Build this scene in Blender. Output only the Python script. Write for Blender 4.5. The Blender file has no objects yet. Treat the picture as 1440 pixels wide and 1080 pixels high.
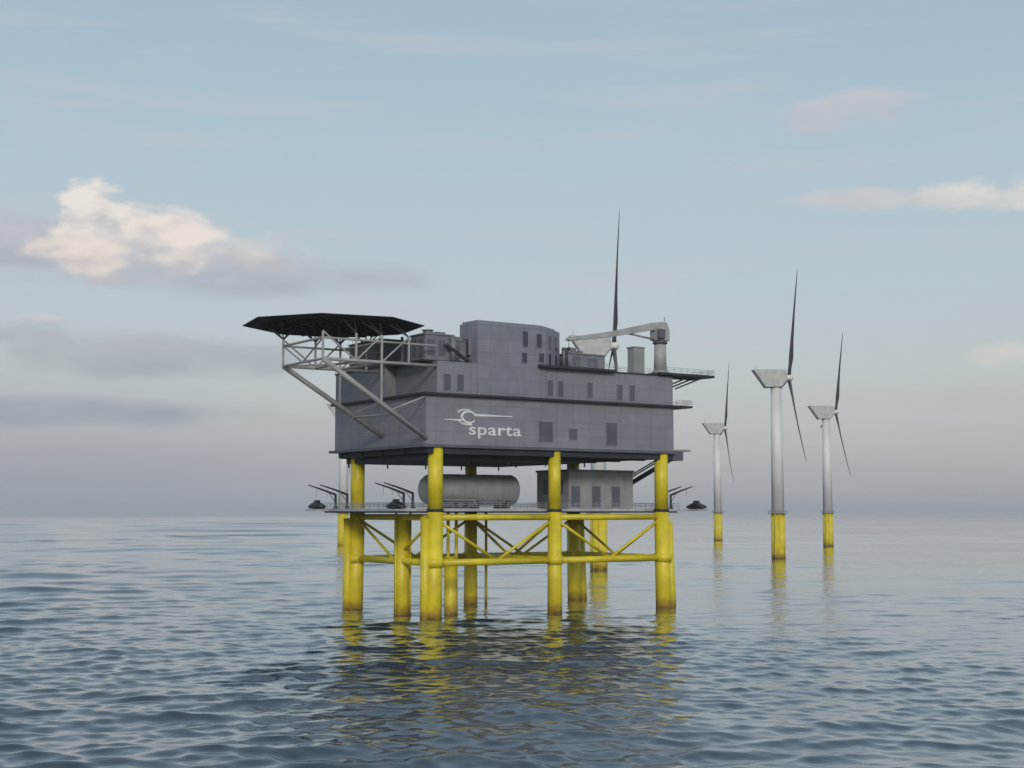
import bpy, bmesh, math, random
import numpy as np
from mathutils import Vector, Matrix
random.seed(7)
C = bpy.context.scene.collection
S = bpy.context.scene
PI = math.pi
# ------------------------------------------------------------------ platform frame (metres)
PX, PY, TH = -14.345, 267.0, 0.59686          # front left leg, yaw of the platform
LW, LD = 55.05, 30.8                          # leg grid: width and depth
ct, st = math.cos(TH), math.sin(TH)
def W(u, v, z=0.0): return Vector((PX + u*ct - v*st, PY + u*st + v*ct, z))

# ------------------------------------------------------------------ materials
MATS = {}
def nd(t, kind, **kw):
    n = t.nodes.new(kind)
    for k, v in kw.items(): setattr(n, k, v)
    return n
def mix(t, a, b, fac, blend='MIX'):
    m = nd(t, 'ShaderNodeMix', data_type='RGBA', blend_type=blend)
    for s, val in ((0, fac), (6, a), (7, b)):
        if isinstance(val, (int, float)): m.inputs[s].default_value = val
        elif isinstance(val, (tuple, list)): m.inputs[s].default_value = (*val[:3], 1)
        else: t.links.new(val, m.inputs[s])
    return m.outputs[2]
def mth(t, op, a, b=0.0, c=0.0, clamp=False):
    m = nd(t, 'ShaderNodeMath', operation=op, use_clamp=clamp)
    for i, val in enumerate((a, b, c)):
        if isinstance(val, (int, float)): m.inputs[i].default_value = val
        else: t.links.new(val, m.inputs[i])
    return m.outputs[0]
def ramp(t, x, lo, hi):
    m = nd(t, 'ShaderNodeMapRange', interpolation_type='SMOOTHSTEP')
    t.links.new(x, m.inputs[0]); m.inputs[1].default_value = lo; m.inputs[2].default_value = hi
    return m.outputs[0]
def paint(name, col, rough=0.5, wear=0.16, metal=0.0, seams=False, streaks=0.12, splash=False, scale=0.35):
    m = bpy.data.materials.new(name); m.use_nodes = True
    t = m.node_tree; b = t.nodes['Principled BSDF']
    g = nd(t, 'ShaderNodeNewGeometry'); tc = nd(t, 'ShaderNodeTexCoord')
    n1 = nd(t, 'ShaderNodeTexNoise'); n1.inputs['Scale'].default_value = scale; n1.inputs['Detail'].default_value = 6
    t.links.new(tc.outputs['Object'], n1.inputs['Vector'])
    dark = tuple(c*(1-wear*2) for c in col); lite = tuple(min(1, c*(1+wear)) for c in col)
    c = mix(t, dark, lite, ramp(t, n1.outputs[0], 0.25, 0.75))
    # vertical run-off streaks
    mp = nd(t, 'ShaderNodeMapping'); mp.inputs['Scale'].default_value = (1.3, 1.3, 0.07)
    t.links.new(tc.outputs['Object'], mp.inputs[0])
    n2 = nd(t, 'ShaderNodeTexNoise'); n2.inputs['Scale'].default_value = 1.0; n2.inputs['Detail'].default_value = 4
    t.links.new(mp.outputs[0], n2.inputs['Vector'])
    c = mix(t, c, tuple(x*0.45 + 0.008 for x in col), mth(t, 'MULTIPLY', ramp(t, n2.outputs[0], 0.56, 0.75), streaks*3))
    if seams:
        sp = nd(t, 'ShaderNodeSeparateXYZ'); t.links.new(tc.outputs['Object'], sp.inputs[0])
        cb = nd(t, 'ShaderNodeCombineXYZ')
        t.links.new(mth(t, 'ADD', sp.outputs[0], sp.outputs[1]), cb.inputs[0]); t.links.new(sp.outputs[2], cb.inputs[1])
        br = nd(t, 'ShaderNodeTexBrick'); t.links.new(cb.outputs[0], br.inputs[0])
        br.inputs['Color1'].default_value = (0.94, 0.94, 0.94, 1); br.inputs['Color2'].default_value = (1.04, 1.04, 1.04, 1)
        br.inputs['Mortar'].default_value = (0.72, 0.72, 0.72, 1); br.inputs['Scale'].default_value = 1
        br.inputs['Mortar Size'].default_value = 0.05; br.inputs['Brick Width'].default_value = 4.0; br.inputs['Row Height'].default_value = 2.6
        br.offset = 0.0
        c = mix(t, c, br.outputs[0], 1.0, 'MULTIPLY')
    if splash:   # tide-line growth and rust on what stands in the water
        sp2 = nd(t, 'ShaderNodeSeparateXYZ'); t.links.new(g.outputs['Position'], sp2.inputs[0])
        n3 = nd(t, 'ShaderNodeTexNoise'); n3.inputs['Scale'].default_value = 0.9; n3.inputs['Detail'].default_value = 5
        t.links.new(g.outputs['Position'], n3.inputs['Vector'])
        hgt = mth(t, 'ADD', sp2.outputs[2], mth(t, 'MULTIPLY', mth(t, 'SUBTRACT', n3.outputs[0], 0.5), 2.6))
        c = mix(t, (0.40, 0.27, 0.03), c, ramp(t, hgt, 0.8, 2.6))
        c = mix(t, (0.15, 0.10, 0.03), c, ramp(t, hgt, -0.2, 0.8))
    t.links.new(c, b.inputs['Base Color'])
    r = mth(t, 'MULTIPLY_ADD', n1.outputs[0], 0.25, rough-0.12); t.links.new(r, b.inputs['Roughness'])
    b.inputs['Metallic'].default_value = metal
    bp = nd(t, 'ShaderNodeBump'); bp.inputs['Strength'].default_value = 0.15; bp.inputs['Distance'].default_value = 0.05
    t.links.new(n1.outputs[0], bp.inputs['Height']); t.links.new(bp.outputs[0], b.inputs['Normal'])
    MATS[name] = m; return m
paint('hull_grey', (0.228, 0.232, 0.262), seams=True, wear=0.045, streaks=0.08)
paint('block_grey', (0.215, 0.221, 0.255), seams=True, wear=0.05, streaks=0.08)
paint('cabin_grey', (0.185, 0.19, 0.212), wear=0.1)
paint('panel_grey', (0.11, 0.118, 0.145), wear=0.1)
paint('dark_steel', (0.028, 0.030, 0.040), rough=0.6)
paint('deck_black', (0.020, 0.024, 0.034), rough=0.7)
paint('truss_grey', (0.33, 0.33, 0.33), wear=0.12)
paint('light_grey', (0.48, 0.48, 0.46), wear=0.1)
paint('crane_grey', (0.38, 0.385, 0.38), wear=0.1)
paint('tank_grey', (0.29, 0.295, 0.30), wear=0.08)
paint('yellow', (0.70, 0.565, 0.019), rough=0.42, splash=True, wear=0.1)
paint('tower_white', (0.74, 0.71, 0.71), wear=0.05, streaks=0.05, scale=0.1)
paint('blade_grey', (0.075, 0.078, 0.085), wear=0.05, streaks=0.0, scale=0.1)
paint('boat_dark', (0.02, 0.022, 0.028), rough=0.4)
paint('marking', (0.72, 0.73, 0.75), wear=0.05, streaks=0.0)
paint('deck_plate', (0.42, 0.43, 0.47), wear=0.12)
paint('rail_grey', (0.30, 0.31, 0.34), wear=0.05, streaks=0.0)
paint('glass_dark', (0.05, 0.055, 0.08), rough=0.25, wear=0.05, streaks=0.0)

# ------------------------------------------------------------------ mesh builder
class MB:
    """collects shapes, links them as ONE mesh object"""
    def __init__(s): s.bm = bmesh.new()
    def box(s, x0, x1, y0, y1, z0, z1, bev=0.0):
        vs = [s.bm.verts.new((x, y, z)) for z in (z0, z1) for x, y in ((x0, y0), (x1, y0), (x1, y1), (x0, y1))]
        for f in ((0,3,2,1), (4,5,6,7), (0,1,5,4), (1,2,6,5), (2,3,7,6), (3,0,4,7)):
            s.bm.faces.new([vs[i] for i in f])
        return s
    def prism(s, pts, z0, z1):
        n = len(pts)
        a = [s.bm.verts.new((p[0], p[1], z0)) for p in pts]; b = [s.bm.verts.new((p[0], p[1], z1)) for p in pts]
        s.bm.faces.new(a[::-1]); s.bm.faces.new(b)
        for i in range(n): s.bm.faces.new((a[i], a[(i+1) % n], b[(i+1) % n], b[i]))
        return s
    def profile(s, pts, y0, y1):      # x-z outline pushed along y
        n = len(pts)
        a = [s.bm.verts.new((p[0], y0, p[1])) for p in pts]; b = [s.bm.verts.new((p[0], y1, p[1])) for p in pts]
        s.bm.faces.new(a); s.bm.faces.new(b[::-1])
        for i in range(n): s.bm.faces.new((a[(i+1) % n], a[i], b[i], b[(i+1) % n]))
        return s
    def tube(s, p, q, r0, r1=None, n=14, caps=True):
        r1 = r0 if r1 is None else r1
        p, q = Vector(p), Vector(q); d = (q-p).normalized()
        e = d.orthogonal().normalized(); f = d.cross(e)
        A, B = [], []
        for i in range(n):
            a = 2*PI*i/n; w = e*math.cos(a) + f*math.sin(a)
            A.append(s.bm.verts.new(p + w*r0)); B.append(s.bm.verts.new(q + w*r1))
        for i in range(n):
            fc = s.bm.faces.new((A[i], A[(i+1) % n], B[(i+1) % n], B[i])); fc.smooth = n > 8
        if caps: s.bm.faces.new(A[::-1]); s.bm.faces.new(B)
        return s
    def loft(s, rings, smooth=True, caps=True):
        R = [[s.bm.verts.new(p) for p in r] for r in rings]; n = len(R[0])
        for a, b in zip(R, R[1:]):
            for i in range(n):
                f = s.bm.faces.new((a[i], a[(i+1) % n], b[(i+1) % n], b[i])); f.smooth = smooth
        if caps: s.bm.faces.new(R[0][::-1]); s.bm.faces.new(R[-1])
        return s
    def build(s, name, mat, parent=None, base=(0, 0, 0), bevel=0.0):
        bmesh.ops.recalc_face_normals(s.bm, faces=s.bm.faces)
        me = bpy.data.meshes.new(name)
        bmesh.ops.translate(s.bm, verts=s.bm.verts, vec=-Vector(base))
        s.bm.to_mesh(me); s.bm.free()
        me.materials.append(MATS[mat] if isinstance(mat, str) else mat)
        o = bpy.data.objects.new(name, me); C.objects.link(o)
        if parent: o.parent = parent
        if bevel:
            md = o.modifiers.new('bevel', 'BEVEL'); md.width = bevel; md.segments = 2; md.limit_method = 'ANGLE'
        return o
def tag(o, label, cat, group=None):
    o['label'] = label; o['category'] = cat
    if group: o['group'] = group
    return o
class Thing:
    """an Empty at the base of a platform-borne thing; parts are drawn in platform coordinates"""
    def __init__(s, name, label, cat, base, group=None):
        s.base = Vector(base); s.o = bpy.data.objects.new(name, None); C.objects.link(s.o)
        s.o.location = W(*base); s.o.rotation_euler = (0, 0, TH); s.o.empty_display_size = 1
        tag(s.o, label, cat, group)
    def part(s, mb, name, mat, parent=None, bevel=0.0):
        return mb.build(name, mat, parent or s.o, s.base, bevel)
def rail(mb, pts, h=1.1, step=1.8, r=0.04, closed=False):
    pts = [Vector(p) for p in pts]
    if closed: pts.append(pts[0])
    up = Vector((0, 0, 1))
    for a, b in zip(pts, pts[1:]):
        n = max(1, round((b-a).length/step))
        for k in range(n+1):
            p = a.lerp(b, k/n); mb.tube(p, p+up*h, r, n=5)
        for q in (0.36, 0.68, 1.0): mb.tube(a+up*h*q, b+up*h*q, r, n=5)
    return mb

# ------------------------------------------------------------------ topside
T = Thing('offshore_platform', 'big slate grey two storey platform building carried on the yellow legs', 'offshore platform', (27, 15, 32.3))
U0, U1, V0, V1 = -2.8, 57.5, -1.3, 35.8
hull = T.part(MB().box(U0, U1, V0, V1, 32.45, 41.7), 'lower_hull', 'hull_grey', bevel=0.08)
T.part(MB().box(U0-0.9, U1+0.3, V0-0.35, V1+0.9, 31.95, 32.447), 'base_slab', 'panel_grey')
T.part(MB().box(U0-0.75, U1+4.6, V0-0.85, V1+0.75, 41.703, 42.15), 'walkway_ledge', 'dark_steel')
# upper storey with the notch at its front left corner
T.part(MB().prism([(U0+2.4, V0+0.1), (U1-0.05, V0+0.1), (U1-0.05, V1-0.05), (U0+0.05, V1-0.05), (U0+0.05, 14.6), (U0+2.4, 14.6)], 42.153, 48.2),
       'upper_hull', 'hull_grey', bevel=0.06)
T.part(MB().box(U0-0.1, 20, 0.2, V1+0.2, 48.203, 48.5).box(22.5, 41.2, -2.5, 8, 48.203, 48.72).box(41.3, U1+0.1, V0-0.1, 8, 48.203, 48.45), 'roof_slab', 'dark_steel')
T.part(MB().box(53.2, 68.4, -2.2, 5.2, 48.45, 48.95), 'laydown_platform', 'dark_steel')
mb = MB()
for q in ((-2.0,), (1.5,), (5.0,)): mb.tube((57.4, q[0], 45.6), (65.5, q[0], 48.45), 0.16, n=8)
T.part(mb, 'platform_bracket', 'dark_steel')
T.part(MB().box(U1, 62.3, -1.2, 4.5, 32.55, 32.95), 'landing_plate', 'truss_grey')
T.part(MB().box(U1+0.02, 60.3, -1.0, 2.2, 30.6, 32.5), 'junction_box', 'panel_grey')
# deck girders below
mb = MB()
for k in range(9): mb.box(U0+0.6+k*7.25, U0+1.3+k*7.25, V0+0.6, V1-0.6, 30.9, 31.947)
for k in range(5): mb.box(U0+0.4, U1-0.4, V0+0.3+k*8.6, V0+1.0+k*8.6, 30.75, 31.945)
T.part(mb, 'deck_girder', 'dark_steel')
T.part(MB().box(-1.2, 36.5, 1.2, 33.5, 29.7, 30.74), 'cable_deck', 'deck_black')
for u in (-1, 8.2, 17.5, 26.5, 36.2):
    for v in (1.6, 12, 33): T.part(MB().box(u-0.12, u+0.12, v-0.12, v+0.12, 28.9, 29.7), 'cable_hanger', 'dark_steel')
def louvre(u0, u1, z0, z1, vf, name, mat='panel_grey', slats=True, frame='hull_grey'):
    mb = MB(); w = 0.16
    mb.box(u0-w, u0, vf-0.10, vf+0.05, z0-w, z1+w).box(u1, u1+w, vf-0.10, vf+0.05, z0-w, z1+w)
    mb.box(u0, u1, vf-0.10, vf+0.05, z0-w, z0).box(u0, u1, vf-0.10, vf+0.05, z1, z1+w)
    f = T.part(mb, name, frame)
    mb = MB().box(u0, u1, vf-0.03, vf+0.06, z0, z1)
    if slats:
        n = int((z1-z0)/0.34)
        for k in range(n):
            z = z0+(k+0.5)*(z1-z0)/n; mb.box(u0+0.02, u1-0.02, vf-0.08, vf-0.028, z-0.05, z+0.05)
    T.part(mb, 'louvre_panel' if slats else 'pane', mat, parent=f)
for u0, u1 in ((0.95, 2.5), (4.0, 5.35), (11.2, 12.8), (14.4, 15.9), (25.0, 26.3), (27.5, 28.8), (34.9, 36.2), (42.5, 43.9), (45.7, 47.1)):
    louvre(u0, u1, 42.75, 45.8, V0+0.1, 'doorway')
for u0, u1, z0, z1 in ((22.8, 26.1, 33.6, 37.5), (30.2, 32.2, 34.2, 36.4), (39.6, 42.3, 33.3, 37.9)):
    louvre(u0, u1, z0, z1, V0, 'vent_opening')
# accommodation block: eight sided prism rising from the front wall
acc = [(7.9, 4.2), (8.5, -1.42), (24.4, -1.42), (31.0, 2.9), (31.0, 14), (27, 16.5), (17.2, 16.5), (15.6, 14.6)]
top = [(p[0], p[1]) for p in acc]
A = T.part(MB().prism(acc, 42.16, 56.2), 'accommodation_block', 'block_grey', bevel=0.08)
cx, cy = 19.5, 7.0
T.part(MB().prism([(cx+(p[0]-cx)*0.93, cy+(p[1]-cy)*0.86) for p in acc], 56.2, 56.75), 'block_roof', 'block_grey')
for u0, u1, z0, z1 in ((18.9, 20.1, 52.1, 55.1), (22.2, 23.4, 52.1, 54.8), (18.7, 19.9, 48.9, 50.9), (22.8, 24.0, 49.2, 51.0), ):
    louvre(u0, u1, z0, z1, -1.42, 'window', 'glass_dark', slats=False, frame='block_grey')
# windows on the slanted right face
e = Vector((6.6, 4.32, 0)).normalized(); nrm = Vector((e.y, -e.x, 0))
for s0 in (1.6, 4.9):
    for z0, z1 in ((48.9, 51.3), (52.3, 54.9)):
        p = Vector((24.4, -1.42, 0)) + e*s0
        a, b = p - nrm*0.03, p + e*1.2 - nrm*0.03
        T.part(MB().prism([a-e*0.15, b+e*0.15, b+e*0.15+nrm*0.12, a-e*0.15+nrm*0.12], z0-0.15, z1+0.15), 'window', 'block_grey')
        o = [c for c in T.o.children if c.name.startswith('window')][-1]
        T.part(MB().prism([a, b, b+nrm*0.16, a+nrm*0.16], z0, z1), 'pane', 'glass_dark', parent=o)
# window on the slanted left face
f_ = T.part(MB().box(7.70, 8.25, 0.6, 2.7, 50.0, 53.2), 'window', 'block_grey')
T.part(MB().box(7.66, 8.2, 0.75, 2.55, 50.15, 53.05), 'pane', 'glass_dark', parent=f_)
# logo on the lower wall
def arc(mb, cu, cz, ru, rz, a0, a1, w0, w1, v0, v1, n=18):
    rings = []
    for i in range(n+1):
        s_ = i/n; a = math.radians(a0+(a1-a0)*s_); w = w0+(w1-w0)*s_
        ci, si = math.cos(a), math.sin(a)
        p = [(cu+(ru-w/2)*ci, cz+(rz-w/2)*si), (cu+(ru+w/2)*ci, cz+(rz+w/2)*si)]
        rings.append([(p[0][0], v0, p[0][1]), (p[1][0], v0, p[1][1]), (p[1][0], v1, p[1][1]), (p[0][0], v1, p[0][1])])
    mb.loft(rings, smooth=False)
va, vb = V0-0.05, V0-0.002
mb = MB()
arc(mb, 6.5, 37.85, 1.55, 1.05, 20, 190, 0.25, 0.55, va, vb)
arc(mb, 6.6, 37.75, 1.45, 1.0, 185, 330, 0.5, 0.2, va-0.006, vb)
arc(mb, 6.0, 38.5, 1.9, 0.75, 60, 170, 0.12, 0.4, va-0.012, vb)
arc(mb, 6.4, 37.5, 2.4, 1.1, 190, 290, 0.15, 0.4, va-0.018, vb)
mb.profile([(1.1, 37.18), (4.9, 36.98), (5.2, 37.38), (1.1, 37.30)], va-0.024, vb)
mb.profile([(7.9, 38.02), (16.5, 38.22), (16.5, 38.36), (7.9, 38.48)], va-0.030, vb)
T.part(mb, 'wall_emblem', 'marking')
cu = bpy.data.curves.new('lettering', 'FONT'); cu.body = 'sparta'; cu.size = 3.1; cu.extrude = 0.025; cu.offset = 0.035; cu.space_character = 1.05
tmp = bpy.data.objects.new('tmp_text', cu); C.objects.link(tmp)
bpy.context.view_layer.update()
me = bpy.data.meshes.new_from_object(tmp.evaluated_get(bpy.context.evaluated_depsgraph_get()))
bpy.data.objects.remove(tmp); bpy.data.curves.remove(cu)
xs = [v.co.x for v in me.vertices]; x0, x1 = min(xs), max(xs)
for v in me.vertices:
    x, y, z = v.co
    v.co = Vector((6.6 + (x-x0)/(x1-x0)*12.0, V0-0.028-z, 34.55+y)) - T.base
me.materials.clear(); me.materials.append(MATS['marking'])
lt = bpy.data.objects.new('lettering', me); C.objects.link(lt); lt.parent = T.o
for run in ([(41.5, -1.1, 48.46), (53, -1.1, 48.46)], [(U0, 15, 48.5), (U0, V1, 48.5)],
            [(53.4, -2.1, 48.96), (68.3, -2.1, 48.96), (68.3, 5.1, 48.96)], [(31.5, -2.3, 48.73), (41, -2.3, 48.73)],
            [(57.6, -2.0, 42.16), (62.0, -2.0, 42.16), (62, 8, 42.16)]):
    T.part(rail(MB(), run), 'railing', 'rail_grey')

# ------------------------------------------------------------------ jacket
J = Thing('support_jacket', 'bright yellow steel jacket of legs and braces standing in the sea under the grey platform', 'jacket', (27, 15, 0))
TOPZ = 31.93
for i, u in enumerate((0, LW/2, LW)):
    for v in (0, LD):
        corner = u in (0, LW)
        rt = 1.42 if corner else 1.25
        mb = MB(); mb.tube((u, v, 20.4), (u, v, TOPZ), rt, n=28)
        lean = -0.55 if u == 0 else (0.5 if u == LW else 0)
        mb.tube((u+lean, v, -8), (u, v, 19.95), rt+0.26, rt+0.1, n=28)
        leg = J.part(mb, 'leg', 'yellow')
        J.part(MB().tube((u, v, 19.9), (u, v, 20.45), rt+0.17, n=28), 'deck_collar', 'dark_steel', parent=leg)
        for q in (10.4,): J.part(MB().tube((u+lean*0.48, v, q-0.8), (u+lean*0.48, v, q+0.9), rt+0.42, n=28), 'node_can', 'yellow', parent=leg)
for u, v, r, zt in ((-2.05, 0.1, 0.95, 18.6), (-2.0, LD+0.2, 0.95, 18.6), (LW+2.0, 0.3, 0.95, 18.0), (LW+1.9, LD, 0.9, 18.6), (0.2, 12.8, 1.5, 19.3), (9.5, 10.0, 1.25, 11.2)):
    J.part(MB().tube((u*1.02, v, -8), (u, v, zt), r, n=22), 'pile', 'yellow')
for u, v, r in ((9.0, 10.0, 0.32), (10.6, 9.6, 0.3), (11.6, 11, 0.25), (2.2, 13.0, 0.22), (-1.4, 12.3, 0.22), (30.5, LD-1.5, 0.3), (8.4, 12, 0.2)):
    J.part(MB().tube((u, v, -6), (u, v, 20.0), r, n=10), 'riser_pipe', 'yellow')
nodes = [(0, 0), (LW/2, 0), (LW, 0), (LW, LD), (LW/2, LD), (0, LD)]
rows = [((0, 0), (LW/2, 0)), ((LW/2, 0), (LW, 0)), ((0, LD), (LW/2, LD)), ((LW/2, LD), (LW, LD)), ((0, 0), (0, LD)), ((LW/2, 0), (LW/2, LD)), ((LW, 0), (LW, LD))]
for a, b in rows:
    for z, r in ((18.85, 0.58), (10.4, 0.66)):
        J.part(MB().tube((*a, z), (*b, z), r, n=16), 'chord_beam', 'yellow')
    m = ((a[0]+b[0])/2, (a[1]+b[1])/2)
    for e_ in (a, b):
        J.part(MB().tube((*e_, 18.6), (*m, 10.6), 0.29, n=12), 'brace', 'yellow')
DZ0, DZ1 = 20.0, 20.55
# deck with cut-outs around the front legs kept simple: it starts just behind them
J.part(MB().box(-6.2, LW+6.6, 1.75, LD+4, DZ0, DZ1), 'cellar_deck', 'deck_plate')
mb = MB()
for k in range(11): mb.box(-5.8+k*6.7, -5.5+k*6.7, 2.4, LD+3.4, DZ0-0.3, DZ0-0.003)
J.part(mb, 'deck_beam', 'dark_steel')
mb = MB(); rail(mb, [(-6.0, 1.9, DZ1), (LW+6.4, 1.9, DZ1), (LW+6.4, LD+3.8, DZ1), (-6.0, LD+3.8, DZ1)], closed=True, r=0.05)
J.part(mb, 'railing', 'rail_grey')

# ------------------------------------------------------------------ helideck
H = Thing('helideck', 'black octagonal helicopter deck on a grey lattice truss overhanging the left side', 'helideck', (-12.4, 18.1, 47))
HU, HV = -12.4, 18.1
def octa(r): return [(HU + r*math.cos(k*PI/4 - TH), HV + r*math.sin(k*PI/4 - TH)) for k in range(8)]
deck = H.part(MB().prism(octa(16.7), 55.7, 56.15), 'deck_plate', 'deck_black')
o1, o2 = octa(16.72), octa(17.75)
mb = MB()
for k in range(8):
    a, b, c, d = o1[k], o1[(k+1) % 8], o2[(k+1) % 8], o2[k]
    P = [(a, 55.75), (b, 55.75), (c, 55.95), (d, 55.95)]
    lo = [mb.bm.verts.new((*p, z)) for p, z in P]; hi = [mb.bm.verts.new((*p, z+0.12)) for p, z in P]
    mb.bm.faces.new(lo); mb.bm.faces.new(hi[::-1])
    for i in range(4): mb.bm.faces.new((lo[i], lo[(i+1) % 4], hi[(i+1) % 4], hi[i]))
H.part(mb, 'safety_net', 'deck_black')
mb = MB()
for s_ in (-12, -8, -4, 0, 4, 8, 12):
    L = math.sqrt(13.8**2 - s_**2)
    for (du, dv, eu, ev, z) in ((s_, -L, s_, L, 55.5), (-L, s_, L, s_, 55.46)):
        mb.tube((HU+du, HV+dv, z), (HU+eu, HV+ev, z), 0.28, n=4)
H.part(mb, 'deck_girder', 'deck_black')
HB, HM, HT = 47.2, 51.0, 55.5
uA = -24.2
for v in (-1.0, 15.5):
    ue = U0+2.2 if v < 0 else U0
    zl = 33.5 if v < 0 else 34.6
    H.part(MB().tube((uA, v, HB), (ue, v, HB), 0.33, n=10), 'bottom_chord', 'truss_grey')
    H.part(MB().tube((uA, v, HM), (ue, v, HM), 0.2, n=8), 'middle_rail', 'truss_grey')
    H.part(MB().tube((uA, v, HB), (U0+0.3 if v < 0 else U0, v, zl), 0.48, n=12), 'strut', 'truss_grey')
    for u in (uA, -17.5, -12.2, -6.5):
        t_ = (u-uA)/(U0-uA); zs = HB+(zl-HB)*t_
        H.part(MB().tube((u, v, zs if u == -12.2 else HB), (u, v, HM+1.2), 0.24, n=8), 'post', 'truss_grey')
    for (ua, za, ub, zb) in ((uA, HM+1.2, -17.5, HB), (-17.5, HB, -12.2, HM+1.2), (-12.2, HB, -6.5, HM+1.2), (-10.3, 38.5, U0, 41.4)):
        H.part(MB().tube((ua, v, za), (ub, v, zb), 0.17, n=8), 'truss_web', 'truss_grey')
    # fan brackets up to the deck girders, coloured dark for the shade under the deck
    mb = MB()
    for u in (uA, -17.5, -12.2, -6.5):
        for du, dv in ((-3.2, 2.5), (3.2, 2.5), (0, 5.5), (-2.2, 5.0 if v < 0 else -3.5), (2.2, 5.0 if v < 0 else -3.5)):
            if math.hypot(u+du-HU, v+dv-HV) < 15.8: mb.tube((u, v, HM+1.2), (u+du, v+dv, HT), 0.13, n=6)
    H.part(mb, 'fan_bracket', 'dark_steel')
mb = MB()
for u, z in ((uA, HB), (uA, HM), (-17.5, HB), (-12.2, HB), (-12.2, HM)): H.part(MB().tube((u, -1.0, z), (u, 15.5, z), 0.24, n=8), 'cross_tie', 'truss_grey')
H.part(MB().tube((-9.5, -1, 37.8), (-9.5, 15.5, 38.1), 0.2, n=8), 'cross_tie', 'truss_grey')
for p_, q_ in (((uA, -1, HB), (-12.2, 15.5, HB)), ((-12.2, -1, HB), (uA, 15.5, HB)), ((uA, -1, HM), (uA, 7.2, HB)), ((uA, 15.5, HM), (uA, 7.2, HB))):
    H.part(MB().tube(p_, q_, 0.16, n=8), 'truss_web', 'truss_grey')
for v in (9, 15.5, 31): H.part(MB().tube((1.5, v, 48.5), (1.5, v, 54.5), 0.3, n=10), 'roof_post', 'truss_grey')

# ------------------------------------------------------------------ roof things
def cabin(name, label, u0, u1, v0, v1, z0, z1, mat, doors, bits):
    t = Thing(name, label, 'cabin', ((u0+u1)/2, (v0+v1)/2, z0))
    t.part(MB().box(u0, u1, v0, v1, z0, z1-0.25), 'cabin_body', mat, bevel=0.06)
    t.part(MB().box(u0-0.2, u1+0.2, v0-0.2, v1+0.2, z1-0.247, z1), 'roof', mat)
    for a, b, za, zb in doors:
        d = t.part(MB().box(a, b, v0-0.07, v0+0.02, za, zb), 'louvre', 'panel_grey')
    for a, b, za, zb in bits:
        t.part(MB().box(u0-0.07, u0+0.02, a, b, za, zb), 'louvre', 'panel_grey')
    return t
k = cabin('roof_cabin', 'dark cabin on the roof tucked under the right half of the helideck', -2.4, 6.5, 17, 30.5, 48.5, 54.1, 'panel_grey', [], [(18.5, 21, 49.2, 52.5), (24, 27, 49.2, 52.5)])
k = cabin('roof_cabin', 'grey louvred cabin on the roof between the helideck and the tallest block', -1.9, 4.4, 0.9, 6.3, 48.5, 53.6, 'cabin_grey', [(-1.3, 0.2, 49.4, 52.4), (1.2, 2.6, 49.4, 52.4)], [(1.6, 3.2, 49.2, 52.6), (4.0, 5.6, 49.2, 52.6)])
k.part(MB().tube((3.9, 0.2, 48.5), (3.9, 0.2, 53.2), 0.55, n=16), 'duct', 'cabin_grey')
k = cabin('roof_cabin', 'low wide cabin on the roof just right of the tallest block', 31.6, 40.6, 0.3, 8.5, 48.73, 51.9, 'cabin_grey', [(32.4, 34.2, 49.2, 51.2), (36.2, 38.6, 49.3, 51.0)], [])
k.part(MB().box(32.3, 34.2, 1.5, 4.0, 51.9, 53.1).box(35, 36.2, 2, 4, 51.9, 52.6), 'air_handler', 'cabin_grey')
k = cabin('roof_cabin', 'stepped grey box on the roof against the left foot of the tallest block', 4.65, 7.75, 1.6, 6.0, 48.5, 52.8, 'cabin_grey', [(5.2, 6.4, 49.2, 51.6)], [])
k.part(MB().box(5.2, 7.2, 2.2, 4.6, 52.8, 53.5), 'air_handler', 'cabin_grey')
t = Thing('roof_fan', 'squat round fan housing on top of the louvred cabin beside the helideck', 'fan', (0.2, 3.4, 53.6))
t.part(MB().tube((0.2, 3.4, 53.6), (0.2, 3.4, 54.3), 0.9, n=24).tube((0.2, 3.4, 54.3), (0.2, 3.4, 54.55), 1.1, n=24), 'fan_housing', 'cabin_grey')
t.part(MB().box(1.6, 3.4, 2.2, 4.6, 53.603, 54.2), 'control_box', 'cabin_grey')
for vx, vh in ((24.6, 52.3), (25.8, 51.6)):
    t = Thing('vent_pipe', 'grey vent pipe on the roof ledge right of the tallest block, ' + ('the taller one' if vh > 52 else 'the shorter one'), 'vent pipe', (vx+4.6, -1.0, 48.73))
    t.part(MB().tube((vx+4.6, -1.0, 48.73), (vx+4.6, -1.0, vh), 0.22, n=12), 'pipe', 'cabin_grey')
    t.part(MB().tube((vx+4.6, -1.0, vh), (vx+4.6, -1.0, vh+0.35), 0.4, 0.3, n=12), 'cowl', 'cabin_grey')
t = Thing('roof_stair', 'short dark stair flight leading down in front of the tallest block', 'stair', (4.5, -0.4, 48.5))
mb = MB()
for v in (-0.85, 0.15): mb.profile([(1.9, 51.3), (6.9, 48.5), (7.5, 48.5), (1.9, 51.75)], v, v+0.1)
t.part(mb, 'stringer', 'dark_steel')
mb = MB()
for k in range(12): mb.box(2.0+k*0.42, 2.36+k*0.42, -0.75, 0.15, 51.2-k*0.235, 51.25-k*0.235)
t.part(mb, 'tread', 'dark_steel')
t = Thing('roof_locker', 'pale grey upright locker on the roof left of the crane post', 'locker', (49.8, 1.5, 48.45))
t.part(MB().box(48.35, 51.2, 0.4, 2.6, 48.45, 54.0), 'locker_body', 'tank_grey', bevel=0.08)
t.part(MB().box(48.2, 51.35, 0.25, 2.75, 54.0, 54.25), 'lid', 'tank_grey')
t.part(MB().box(48.7, 50.85, 0.33, 0.41, 48.8, 53.6), 'door', 'tank_grey')
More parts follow.
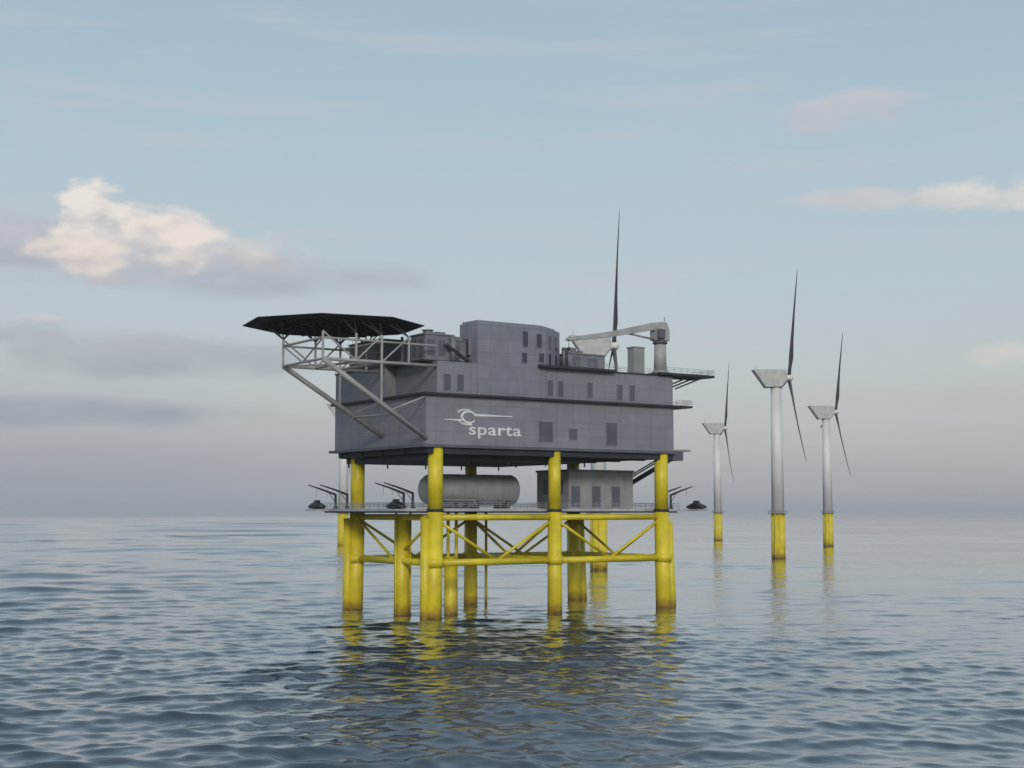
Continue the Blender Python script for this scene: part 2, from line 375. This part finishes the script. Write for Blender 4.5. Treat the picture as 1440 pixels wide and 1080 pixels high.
# crane
K = Thing('deck_crane', 'light grey pedestal crane at the right roof edge with boom lowered leftwards', 'crane', (56.1, 1.2, 48.45))
K.part(MB().tube((56.1, 1.2, 48.9), (56.1, 1.2, 55.3), 1.4, 1.25, n=28).tube((56.1, 1.2, 48.95), (56.1, 1.2, 49.5), 1.8, n=28), 'pedestal', 'crane_grey')
K.part(MB().tube((56.1, 1.2, 55.3), (56.1, 1.2, 56.0), 1.55, n=28), 'slew_ring', 'panel_grey')
K.part(MB().profile([(54.5, 56.0), (57.9, 56.0), (57.9, 58.2), (57.2, 59.9), (55.4, 59.9), (54.5, 58.6)], 0.1, 2.6), 'machinery_house', 'crane_grey', bevel=0.08)
K.part(MB().box(54.4, 56.0, -0.75, 0.09, 56.3, 58.3), 'operator_cab', 'panel_grey', bevel=0.06)
mb = MB()
mb.profile([(57.2, 58.4), (57.2, 60.1), (53.5, 59.6), (43.0, 57.1), (32.0, 55.1), (31.6, 54.55), (32.4, 54.4), (43.0, 55.9), (54.0, 58.1)], 0.75, 2.0)
K.part(mb, 'boom', 'crane_grey', bevel=0.06)
K.part(MB().tube((32.2, 1.37, 54.6), (32.2, 1.37, 53.1), 0.06, n=6).box(32.0, 32.4, 1.17, 1.57, 52.5, 53.1), 'hook_block', 'dark_steel')
K.part(MB().tube((47.5, 1.37, 57.0), (54.8, 1.37, 56.2), 0.22, n=10), 'luffing_ram', 'rail_grey')
K.part(MB().tube((57.5, 1.3, 59.9), (57.5, 1.3, 61.2), 0.1, n=6), 'beacon_mast', 'rail_grey')

# ------------------------------------------------------------------ lower deck things
t = Thing('storage_tank', 'large horizontal grey cylinder tank lying on the lower deck', 'tank', (15, 12, DZ1))
rings = []
cz, R = 24.25, 3.1
prof = [(4.0, 0.35), (4.15, 1.4), (4.6, 2.3), (5.3, 2.85), (6.1, R), (25.0, R), (25.45, 2.95), (25.7, 2.3), (25.85, 0.3)]
for u, r in prof:
    rings.append([(u, 12+r*math.cos(2*PI*i/36), cz+r*math.sin(2*PI*i/36)) for i in range(36)])
t.part(MB().loft(rings), 'tank_shell', 'tank_grey')
for u in (8, 15.5, 23): t.part(MB().profile([(u-0.4, DZ1), (u+0.4, DZ1), (u+0.3, 22.0), (u-0.3, 22.0)], 9.6, 14.4), 'saddle', 'dark_steel')
mb = MB()
for u in (6.2, 12.5, 18.8, 24.9):
    mb.loft([[(uu, 12+rr*math.cos(2*PI*i/36), cz+rr*math.sin(2*PI*i/36)) for i in range(36)] for uu, rr in ((u-0.08, R-0.02), (u-0.08, R+0.05), (u+0.08, R+0.05), (u+0.08, R-0.02))], smooth=False, caps=False)
t.part(mb, 'band', 'tank_grey')
mb = MB().box(6.2, 14.3, 7.0, 8.2, DZ1, 21.6).box(7.2, 8.6, 7.2, 8.0, 21.6, 22.5).box(11.0, 13.6, 7.1, 8.1, 21.6, 22.7)
t2 = Thing('pump_skid', 'low grey pump skid standing in front of the cylinder tank', 'pump skid', (10, 7.6, DZ1))
t2.part(MB().box(6.2, 14.3, 7.0, 8.4, DZ1, DZ1+0.35), 'skid_base', 'dark_steel')
mb = MB()
for u in (7.2, 9.9, 12.6): mb.box(u-0.5, u+0.5, 7.2, 8.2, DZ1+0.35, DZ1+1.2); mb.tube((u+0.5, 7.7, DZ1+0.8), (u+1.6, 7.7, DZ1+0.8), 0.35, n=12)
t2.part(mb, 'pump', 'panel_grey')
t2.part(MB().tube((6.5, 8.1, DZ1+1.6), (14, 8.1, DZ1+1.6), 0.16, n=8).tube((6.5, 8.1, DZ1+0.3), (6.5, 8.1, DZ1+1.6), 0.16, n=8).tube((14, 8.1, DZ1+0.3), (14, 8.1, DZ1+1.6), 0.16, n=8), 'pipework', 'tank_grey')
t = Thing('equipment_container', 'flat roofed grey equipment house with three dark doors on the lower deck', 'equipment house', (45.5, 13.5, DZ1))
t.part(MB().box(37.0, 54.0, 8.0, 19.5, DZ1, 28.2), 'container_body', 'tank_grey', bevel=0.08)
t.part(MB().box(36.8, 54.2, 7.8, 19.7, 28.2, 28.65), 'roof', 'cabin_grey')
for a, b in ((37.6, 39.8), (43.0, 45.2), (48.2, 50.4)):
    d = t.part(MB().box(a, b, 7.93, 8.02, DZ1+0.3, 25.2), 'door', 'panel_grey')
    t.part(MB().box(b-0.4, b-0.2, 7.85, 7.929, 22.6, 22.9), 'handle', 'rail_grey', parent=d)
for va_ in (10, 14.5): t.part(MB().box(36.93, 37.02, va_, va_+2.5, 23.5, 26.5), 'vent', 'panel_grey')
t = Thing('boarding_stair', 'steep dark stair from the lower deck up to the platform underside behind the right leg', 'stair', (60, 12, DZ1))
mb = MB()
for v in (10.6, 12.0):
    mb.tube((51.8, v+9.4, DZ1), (68.6, v, 32.0), 0.3, n=8)
    mb.tube((51.8, v+9.4, DZ1+1.5), (68.6, v, 33.5), 0.16, n=8)
t.part(mb, 'stringer', 'dark_steel')
mb = MB()
for k in range(30):
    s_ = (k+0.5)/30; a = Vector((51.8, 20, DZ1)).lerp(Vector((68.6, 10.6, 32)), s_); b = a+Vector((0, 1.4, 0)); mb.tube(a, b, 0.09, n=4)
t.part(mb, 'tread', 'dark_steel')
t.part(MB().box(U1+0.02, 68.6, 9.8, 13.5, 31.95, 32.2), 'top_landing', 'dark_steel')

for bu, bv in ((-8.1, 0.6), (-8.6, 32.0), (65.6, 1.0)):
    mb = MB().box(bu-1.5, bu+1.5, bv-2.2, bv+2.2, 20.05, 20.4)
    if bu < 0: mb.box(bu+1.5, -5.6, bv+0.9, bv+1.6, 20.08, 20.35)
    else: mb.box(61.2, bu-1.5, bv+0.9, bv+1.6, 20.08, 20.35)
    J.part(mb, 'boat_cradle', 'deck_plate')
# lifeboats and davits: one of each built, then copied
def copy_thing(o, loc, label, rz=None):
    c = o.copy(); C.objects.link(c); c.location = loc; c['label'] = label
    if rz is not None: c.rotation_euler = (0, 0, rz)
    for ch in o.children:
        d = ch.copy(); C.objects.link(d); d.parent = c
        for g in ch.children:
            h = g.copy(); C.objects.link(h); h.parent = d
    return c
def boat_parts(root):
    hull_r, can_r = [], []
    for i in range(13):
        s_ = i/12*2-1; w = 1.35*(1-abs(s_)**2.6)**0.5+0.02; y = s_*2.9
        keel = -0.30 + 0.2*abs(s_)**3; sheer = 0.18+0.12*s_*s_
        hull_r.append([(-w, y, sheer), (-w*0.85, y, keel+0.12), (-w*0.3, y, keel), (w*0.3, y, keel), (w*0.85, y, keel+0.12), (w, y, sheer)])
        h = 1.05*max(0.0, 1-abs(s_))**0.8
        can_r.append([(w*0.97, y*0.93, sheer+0.005), (w*0.8, y*0.93, sheer+h*0.62+0.02), (w*0.35, y*0.93, sheer+h+0.03), (-w*0.35, y*0.93, sheer+h+0.03), (-w*0.8, y*0.93, sheer+h*0.62+0.02), (-w*0.97, y*0.93, sheer+0.005)])
    MB().loft(hull_r).build('hull', 'boat_dark', root)
    MB().loft(can_r).build('canopy', 'boat_dark', root)
    MB().box(-0.45, 0.45, -0.6, 0.5, 1.0, 1.5).build('cockpit', 'boat_dark', root, bevel=0.06)
def empty(name, loc, rz):
    o = bpy.data.objects.new(name, None); C.objects.link(o); o.location = loc; o.rotation_euler = (0, 0, rz); return o
b0 = empty('lifeboat', W(-8.1, 0.6, 20.75), TH)
tag(b0, 'small black covered lifeboat beside the front left corner of the lower deck', 'lifeboat', 'lifeboats hung around the lower deck'); boat_parts(b0)
copy_thing(b0, W(-8.6, 32.0, 20.75), 'small black covered lifeboat at far left, below the helideck edge')
copy_thing(b0, W(65.6, 1.0, 20.75), 'small black covered lifeboat at the right end of the lower deck')
def davit_parts(root):
    MB().tube((0, 0, 0), (0, 0, 2.9), 0.28, 0.24, n=10).tube((0, 0, 0), (0, 0, 0.3), 0.5, n=10).build('post', 'dark_steel', root)
    MB().tube((0.1, 0, 2.8), (-3.2, 0, 3.9), 0.24, 0.18, n=8).tube((-3.2, 0, 3.9), (-6.2, 0, 4.75), 0.18, 0.10, n=8).build('arm', 'dark_steel', root)
    MB().tube((0, 0, 1.2), (-1.6, 0, 3.3), 0.11, n=8).build('ram', 'rail_grey', root)
    MB().tube((-4.4, 0, 4.2), (-4.4, 0, 2.4), 0.03, n=5).build('fall_wire', 'dark_steel', root)
d0 = empty('davit', W(-3.6, 2.2, DZ1), TH)
tag(d0, 'dark cranked boat davit beside the front left yellow leg, nearest of its pair', 'davit', 'boat davits on the lower deck'); davit_parts(d0)
copy_thing(d0, W(-3.6, 5.6, DZ1), 'dark cranked boat davit left of the tank, set behind its nearer twin')
copy_thing(d0, W(-3.7, 33.4, DZ1), 'dark cranked boat davit at far left, nearest the outer lifeboat end')
copy_thing(d0, W(-3.0, 29.6, DZ1), 'dark cranked boat davit close against the back left yellow leg')
copy_thing(d0, W(59.4, 0.2+1.9, DZ1), 'dark cranked boat davit right of the last yellow leg, nearest the right lifeboat', TH+PI)
copy_thing(d0, W(59.2, 5.6, DZ1), 'dark cranked boat davit half hidden by the right front yellow leg', TH+PI)

# ------------------------------------------------------------------ wind turbines
HUB = 77.5
def turbine_parts(root):
    f = MB().tube((0, 0, -8), (0, 0, 19.4), 3.0, n=40).build('foundation', 'yellow', root)
    MB().tube((0, 0, 19.0), (0, 0, 19.4), 4.1, n=32).build('access_platform', 'rail_grey', f)
    mb = MB(); rail(mb, [(4.0*math.cos(2*PI*i/16), 4.0*math.sin(2*PI*i/16), 19.4) for i in range(16)], closed=True, r=0.05); mb.build('railing', 'rail_grey', f)
    mb = MB()
    for dy in (-0.9, 0.9): mb.tube((-1.0+dy, -3.2, -4), (-1.0+dy, -3.2, 18.9), 0.22, n=8)
    mb.build('boat_landing', 'yellow', f)
    MB().tube((0, 0, 19.4), (0, 0, 73.2), 2.75, 2.25, n=40).build('tower', 'tower_white', root)
    n = MB().profile([(-10.2, 81.0), (4.3, 81.0), (4.5, 76.2), (2.2, 73.4), (-4.8, 73.2)], -2.9, 2.9).build('nacelle', 'light_grey', root, bevel=0.35)
    MB().box(-7.6, -4.8, -1.4, 1.4, 81.0, 81.5).build('cooler', 'tower_white', n)
    MB().tube((-8.6, 0, 81.0), (-8.6, 0, 83.2), 0.08, n=6).build('wind_mast', 'rail_grey', n)
    h = []
    for x, r in ((4.3, 1.5), (5.0, 1.7), (6.2, 1.65), (7.0, 1.2), (7.5, 0.4)):
        h.append([(x, r*math.cos(2*PI*i/24), HUB+r*math.sin(2*PI*i/24)) for i in range(24)])
    MB().loft(h).build('hub', 'tower_white', root)
    for ph in (21.9, 141.9, 261.9):
        a = math.radians(ph); d = Vector((0, -math.sin(a), math.cos(a))); tn = Vector((0, -math.cos(a), -math.sin(a))); ax = Vector((1, 0, 0))
        rings = []
        for s_, ch, th, tw in ((0.0, 1.5, 1.5, 0), (0.05, 1.6, 1.4, 8), (0.18, 3.6, 0.95, 14), (0.35, 2.9, 0.65, 9), (0.6, 2.1, 0.42, 4), (0.85, 1.35, 0.25, 1), (0.97, 0.8, 0.14, 0), (1.0, 0.2, 0.06, 0)):
            w = math.radians(tw+4); e1 = tn*math.cos(w)+ax*math.sin(w); e2 = ax*math.cos(w)-tn*math.sin(w)
            c = Vector((5.7 + 0.9*s_*s_, 0, HUB)) + d*(0.9+s_*47.2)
            ring = []
            for i in range(12):
                q = 2*PI*i/12; ring.append(c + e1*(ch*0.5*math.cos(q) + (ch*0.18 if s_ > 0.1 else 0)) + e2*(th*0.5*math.sin(q)*(1+0.4*math.cos(q))))
            rings.append(ring)
        MB().loft(rings).build('blade', 'blade_grey', root)
G = 'offshore wind turbines'
w0 = empty('wind_turbine', (114.1, 612.7, 0), 0)
tag(w0, 'white wind turbine on a yellow base, the largest one standing right of the platform', 'wind turbine', G); turbine_parts(w0)
for x, y, lab in ((182.4, 824.7, 'white wind turbine on a yellow base, rightmost of all the turbines'),
                  (142.0, 985.2, 'smallest palest wind turbine, standing just right of the platform edge'),
                  (29.9, 493.5, 'wind turbine behind the platform, its upper blade rising above the crane boom'),
                  (-95.6, 808.2, 'wind turbine mostly hidden behind the left end of the platform')):
    copy_thing(w0, (x, y, 0), lab)

# ------------------------------------------------------------------ sea
def sea():
    rng = np.random.default_rng(11)
    fine = np.radians(np.arange(-26, 26.001, 0.075))
    coarse = np.radians(np.concatenate([np.arange(26.5, 60, 1.0), np.arange(60, 300, 5.0), np.arange(300, 334, 1.0)]))
    ang = np.concatenate([fine, coarse]); n = len(ang)
    P_ = 1422*20.0
    inv = np.concatenate([np.arange(1/92.0, 1/500.0, -0.30/P_), np.arange(1/500.0, 1/900.0, -0.16/P_), np.arange(1/900.0, 1/1600.0, -0.09/P_), np.arange(1/1600.0, 1/7000.0, -0.06/P_)]); rad = list(1/inv)
    while rad[-1] < 42000: rad.append(rad[-1]*1.03)
    rad = np.array([4.0, 12, 20, 28, 34, 40, 46, 52, 58, 64, 70, 76, 81, 85, 88, 90] + rad); m = len(rad)
    R, A = np.meshgrid(rad, ang, indexing='ij'); X, Y = R*np.sin(A), R*np.cos(A)
    dr = np.gradient(rad)[:, None]*np.ones_like(X)
    g = 0.5+0.5*np.tanh((-X+8)/50.0)     # calmer, lighter water towards the right
    gust = 0.22*np.sin(X*0.021+1.3)*np.sin(Y*0.013+0.4) + 0.12*np.sin(X*0.05+Y*0.031)
    near = np.clip((R-6)/20, 0, 1)
    big, small = (0.30+0.72*g+gust)*near, (0.60+0.42*g+gust)*near
    Z = np.zeros_like(X); DX = np.zeros_like(X); DY = np.zeros_like(X)
    for lam, amp, spread, num in ((160, 1.5, 10, 3), (75, 0.26, 10, 5), (30, 0.15, 14, 8), (14, 0.09, 18, 14), (7.5, 0.075, 22, 20), (4.2, 0.056, 30, 22), (2.5, 0.030, 42, 20)):
        for k in range(num):
            l = lam*rng.uniform(0.72, 1.35); th = math.radians(-80 + rng.normal(0, spread)); kk = 2*PI/l
            a = amp*rng.uniform(0.5, 1.3)*math.sqrt(2.0/num)*1.25
            kx, ky = kk*math.cos(th), kk*math.sin(th); ph = rng.uniform(0, 2*PI)
            wgt = np.clip((l/(dr*2.2)-1.0), 0, 1)
            arg = kx*X+ky*Y+ph; wgt = wgt*(np.clip((-X-50)/200, 0.08, 1)*near if lam > 100 else big if lam > 10 else small); c_, s_ = np.cos(arg)*wgt, np.sin(arg)*wgt
            Z += a*c_; DX -= a*1.0*math.cos(th)*s_; DY -= a*1.0*math.sin(th)*s_
    X = X+DX; Y = Y+DY
    co = np.stack([X, Y, Z], -1).reshape(-1, 3).astype(np.float32)
    i = np.arange(m-1)[:, None]; j = np.arange(n)[None, :]; jn = (j+1) % n
    quads = np.stack([i*n+j, i*n+jn, (i+1)*n+jn, (i+1)*n+j], -1).reshape(-1, 4)
    quads = quads[:, ::-1]
    me = bpy.data.meshes.new('sea'); nf = len(quads)
    me.vertices.add(len(co)); me.vertices.foreach_set('co', co.ravel())
    me.loops.add(nf*4); me.loops.foreach_set('vertex_index', quads.ravel().astype(np.int32))
    me.polygons.add(nf); me.polygons.foreach_set('loop_start', np.arange(0, nf*4, 4, dtype=np.int32))
    me.polygons.foreach_set('use_smooth', np.ones(nf, dtype=bool))
    me.update(); me.validate()
    if me.polygons[len(me.polygons)//2].normal.z < 0: me.flip_normals()
    m_ = bpy.data.materials.new('sea_water'); m_.use_nodes = True; t = m_.node_tree; b = t.nodes['Principled BSDF']
    b.inputs['Base Color'].default_value = (0.014, 0.033, 0.048, 1); b.inputs['Roughness'].default_value = 0.06
    b.inputs['IOR'].default_value = 1.5; b.inputs['Coat Weight'].default_value = 0.65; b.inputs['Coat IOR'].default_value = 1.5; b.inputs['Coat Roughness'].default_value = 0.06
    g_ = nd(t, 'ShaderNodeNewGeometry')
    mp = nd(t, 'ShaderNodeMapping'); mp.inputs['Rotation'].default_value = (0, 0, 0.3); mp.inputs['Scale'].default_value = (0.55, 1.0, 1); t.links.new(g_.outputs['Position'], mp.inputs[0])
    n1 = nd(t, 'ShaderNodeTexNoise'); n1.inputs['Scale'].default_value = 0.8; n1.inputs['Detail'].default_value = 5; n1.inputs['Roughness'].default_value = 0.55
    t.links.new(mp.outputs[0], n1.inputs['Vector'])
    bp = nd(t, 'ShaderNodeBump'); bp.inputs['Strength'].default_value = 0.4; bp.inputs['Distance'].default_value = 0.18
    t.links.new(n1.outputs[0], bp.inputs['Height']); t.links.new(bp.outputs[0], b.inputs['Normal']); t.links.new(bp.outputs[0], b.inputs['Coat Normal'])
    me.materials.append(m_)
    o = bpy.data.objects.new('sea', me); C.objects.link(o); o['kind'] = 'structure'
    o['label'] = 'rippled blue grey sea reaching the horizon'
sea()

# ------------------------------------------------------------------ sky and light
SUN_AZ, SUN_EL = math.radians(174), math.radians(24)      # azimuth from +Y clockwise: behind the camera, a little right
w = bpy.data.worlds.new('World'); S.world = w; w.use_nodes = True
t = w.node_tree; bg = t.nodes['Background']; bg.inputs['Strength'].default_value = 0.1
sk = nd(t, 'ShaderNodeTexSky', sky_type='NISHITA'); sk.sun_disc = False; sk.sun_elevation = SUN_EL; sk.sun_rotation = SUN_AZ
sk.air_density = 1.0; sk.dust_density = 1.0; sk.ozone_density = 1.0
tc = nd(t, 'ShaderNodeTexCoord'); sp = nd(t, 'ShaderNodeSeparateXYZ'); t.links.new(tc.outputs['Generated'], sp.inputs[0])
az = mth(t, 'ARCTAN2', sp.outputs[0], sp.outputs[1]); el = mth(t, 'ARCSINE', sp.outputs[2])
def srgb(r, g, b, k=10.0):
    f = lambda c: ((c/255+0.055)/1.055)**2.4 if c > 10 else c/255/12.92
    return (f(r)*k, f(g)*k, f(b)*k)
# thin high veil whose tone follows elevation
cr = nd(t, 'ShaderNodeValToRGB'); t.links.new(mth(t, 'MULTIPLY_ADD', el, 2.0, 0.1), cr.inputs[0])
VEIL = [(-0.1, (150, 158, 170)), (0.0, (162, 167, 177)), (0.03, (172, 172, 182)), (0.06, (184, 183, 188)), (0.10, (190, 196, 197)), (0.16, (189, 200, 205)), (0.24, (183, 201, 209)), (0.30, (177, 198, 209)), (0.40, (168, 190, 207))]
els = cr.color_ramp.elements
while len(els) < len(VEIL): els.new(0.5)
for e_, (p_, c_) in zip(els, VEIL):
    e_.position = min(1, p_*2+0.2-0.1); e_.color = (*srgb(*c_, 1.0), 1)
veil = mix(t, cr.outputs[0], (10, 10, 10), 1.0, 'MULTIPLY')
col = mix(t, sk.outputs[0], veil, 0.80)
cmb = nd(t, 'ShaderNodeCombineXYZ'); t.links.new(az, cmb.inputs[0]); t.links.new(mth(t, 'MULTIPLY', el, 2.2), cmb.inputs[1])
def noise(scale, detail=6, off=0.0, rough=0.55):
    n = nd(t, 'ShaderNodeTexNoise'); n.inputs['Scale'].default_value = scale; n.inputs['Detail'].default_value = detail; n.inputs['Roughness'].default_value = rough
    m = nd(t, 'ShaderNodeVectorMath', operation='ADD'); t.links.new(cmb.outputs[0], m.inputs[0]); m.inputs[1].default_value = (off, off*1.7, off*0.3)
    t.links.new(m.outputs[0], n.inputs['Vector']); return n.outputs[0]
def cloud(col, a0, e0, wa, we, nscale, seed, thr, soft, tint, base, opacity, split=0.0, rag=1.5):
    x = mth(t, 'DIVIDE', mth(t, 'SUBTRACT', az, a0), wa); y = mth(t, 'DIVIDE', mth(t, 'SUBTRACT', el, e0), we)
    r2 = mth(t, 'ADD', mth(t, 'MULTIPLY', x, x), mth(t, 'MULTIPLY', y, y))
    n = noise(nscale, 7, seed)
    d = mth(t, 'ADD', mth(t, 'SUBTRACT', 1.0, r2), mth(t, 'MULTIPLY', mth(t, 'SUBTRACT', n, 0.5), rag*2))
    mask = mth(t, 'MULTIPLY', ramp(t, d, thr, thr+soft), opacity)
    n2 = noise(nscale*1.3, 5, seed+9)
    lit = ramp(t, mth(t, 'ADD', mth(t, 'ADD', mth(t, 'MULTIPLY', y, 0.45), split), mth(t, 'MULTIPLY', mth(t, 'SUBTRACT', n2, 0.5), 3.0)), -0.5, 0.7)
    return mix(t, col, mix(t, base, tint, lit), mask)
# faint streaky cloud all round the sky
st_n = nd(t, 'ShaderNodeTexNoise'); st_n.inputs['Scale'].default_value = 1.0; st_n.inputs['Detail'].default_value = 6
mp = nd(t, 'ShaderNodeMapping'); mp.inputs['Scale'].default_value = (5, 22, 1); t.links.new(cmb.outputs[0], mp.inputs[0]); t.links.new(mp.outputs[0], st_n.inputs['Vector'])
col = mix(t, col, srgb(196, 196, 202), mth(t, 'MULTIPLY', ramp(t, st_n.outputs[0], 0.48, 0.72), 0.38))
WARM, PALE, LAV, GREY = srgb(236, 226, 217), srgb(206, 205, 206), srgb(172, 176, 188), srgb(166, 172, 182)
col = cloud(col, -0.225, 0.164, 0.18, 0.020, 11, 3.1, 0.0, 1.1, srgb(188, 189, 196), GREY, 0.68, rag=1.2)
col = cloud(col, -0.350, 0.180, 0.075, 0.020, 16, 5.3, 0.0, 1.0, srgb(192, 190, 198), LAV, 0.75)
col = cloud(col, -0.268, 0.180, 0.075, 0.030, 21, 1.7, 0.12, 0.8, WARM, srgb(190, 187, 193), 0.95, split=0.28, rag=2.0)
col = cloud(col, -0.292, 0.203, 0.030, 0.022, 30, 3.7, 0.05, 0.7, srgb(236, 229, 221), srgb(196, 192, 196), 0.92, split=0.35, rag=1.7)
col = cloud(col, -0.300, 0.172, 0.040, 0.016, 28, 6.9, 0.05, 0.8, srgb(232, 221, 211), srgb(204, 197, 196), 0.9, split=0.3, rag=1.6)
col = cloud(col, -0.182, 0.178, 0.050, 0.016, 24, 2.2, 0.1, 1.0, srgb(216, 211, 208), srgb(186, 187, 194), 0.85, split=0.1, rag=1.8)
col = cloud(col, -0.325, 0.127, 0.03, 0.006, 30, 8.2, 0.1, 0.9, PALE, LAV, 0.7)
col = cloud(col, -0.25, 0.104, 0.17, 0.020, 12, 6.4, 0.1, 1.1, srgb(180, 183, 188), srgb(164, 170, 177), 0.75, rag=1.1)
col = cloud(col, -0.36, 0.118, 0.10, 0.012, 16, 9.4, 0.1, 1.0, srgb(178, 180, 187), srgb(165, 170, 179), 0.7)
col = cloud(col, -0.30, 0.066, 0.16, 0.014, 12, 16.4, 0.1, 1.0, srgb(168, 173, 181), srgb(154, 161, 172), 0.75, rag=1.1)
col = cloud(col, 0.345, 0.210, 0.085, 0.015, 24, 4.4, 0.0, 0.9, srgb(222, 218, 212), srgb(200, 199, 202), 0.9, split=0.3)
col = cloud(col, 0.25, 0.212, 0.07, 0.009, 17, 7.7, 0.0, 1.0, PALE, srgb(188, 190, 198), 0.75)
col = cloud(col, 0.355, 0.103, 0.05, 0.010, 22, 12.4, 0.0, 1.0, srgb(212, 207, 200), PALE, 0.8, split=0.3)
col = cloud(col, 0.24, 0.270, 0.055, 0.016, 20, 10.1, 0.0, 1.0, srgb(204, 199, 204), srgb(190, 190, 200), 0.6)
col = cloud(col, 0.30, 0.075, 0.16, 0.016, 12, 14.4, 0.1, 1.3, srgb(196, 192, 188), srgb(184, 182, 186), 0.45)
# grey-lilac bank over the horizon, darker to the left
lf = ramp(t, az, 0.12, -0.36)
bank = mth(t, 'SUBTRACT', 1.0, ramp(t, mth(t, 'DIVIDE', mth(t, 'ADD', el, mth(t, 'MULTIPLY', mth(t, 'SUBTRACT', noise(7, 5, 21.0), 0.5), 0.06)), mth(t, 'MULTIPLY_ADD', lf, 0.055, 0.07)), 0.0, 1.0))
col = mix(t, col, srgb(150, 157, 170), mth(t, 'MULTIPLY', bank, mth(t, 'MULTIPLY_ADD', lf, 0.55, 0.12)))
t.links.new(col, bg.inputs['Color'])
sun = bpy.data.lights.new('sun', 'SUN'); sun.energy = 1.5; sun.angle = math.radians(12); sun.color = (1.0, 0.93, 0.84)
so = bpy.data.objects.new('sun', sun); C.objects.link(so)
dv = Vector((math.sin(SUN_AZ)*math.cos(SUN_EL), math.cos(SUN_AZ)*math.cos(SUN_EL), math.sin(SUN_EL)))
so.rotation_euler = dv.to_track_quat('Z', 'Y').to_euler(); so.location = dv*300

# ------------------------------------------------------------------ air
HD = 0.00007
if HD > 0:
    hz = MB().box(-46000, 46000, -46000, 46000, -9.5, 129)
    hm = bpy.data.materials.new('sea_haze'); hm.use_nodes = True; t = hm.node_tree
    t.nodes.remove(t.nodes['Principled BSDF'])
    pv = nd(t, 'ShaderNodeVolumePrincipled'); pv.inputs['Color'].default_value = (0.98, 0.98, 1.0, 1); pv.inputs['Density'].default_value = HD
    t.links.new(pv.outputs[0], t.nodes['Material Output'].inputs['Volume'])
    ho = hz.build('haze', hm); ho['kind'] = 'stuff'; ho['label'] = 'thin pale sea haze over the water'

# ------------------------------------------------------------------ camera and output
cam = bpy.data.cameras.new('camera'); co = bpy.data.objects.new('camera', cam); C.objects.link(co)
cam.sensor_width = 36; cam.lens = 50; cam.clip_start = 0.5; cam.clip_end = 90000
co.location = (0, 0, 20); co.rotation_euler = (PI/2 + math.atan(179/2000), 0, 0)
S.camera = co
S.render.resolution_x, S.render.resolution_y = 1024, 768
S.view_settings.view_transform = 'Standard'; S.view_settings.look = 'None'; S.view_settings.exposure = 0; S.view_settings.gamma = 1
S.cycles.use_denoising = True; S.cycles.max_bounces = 6
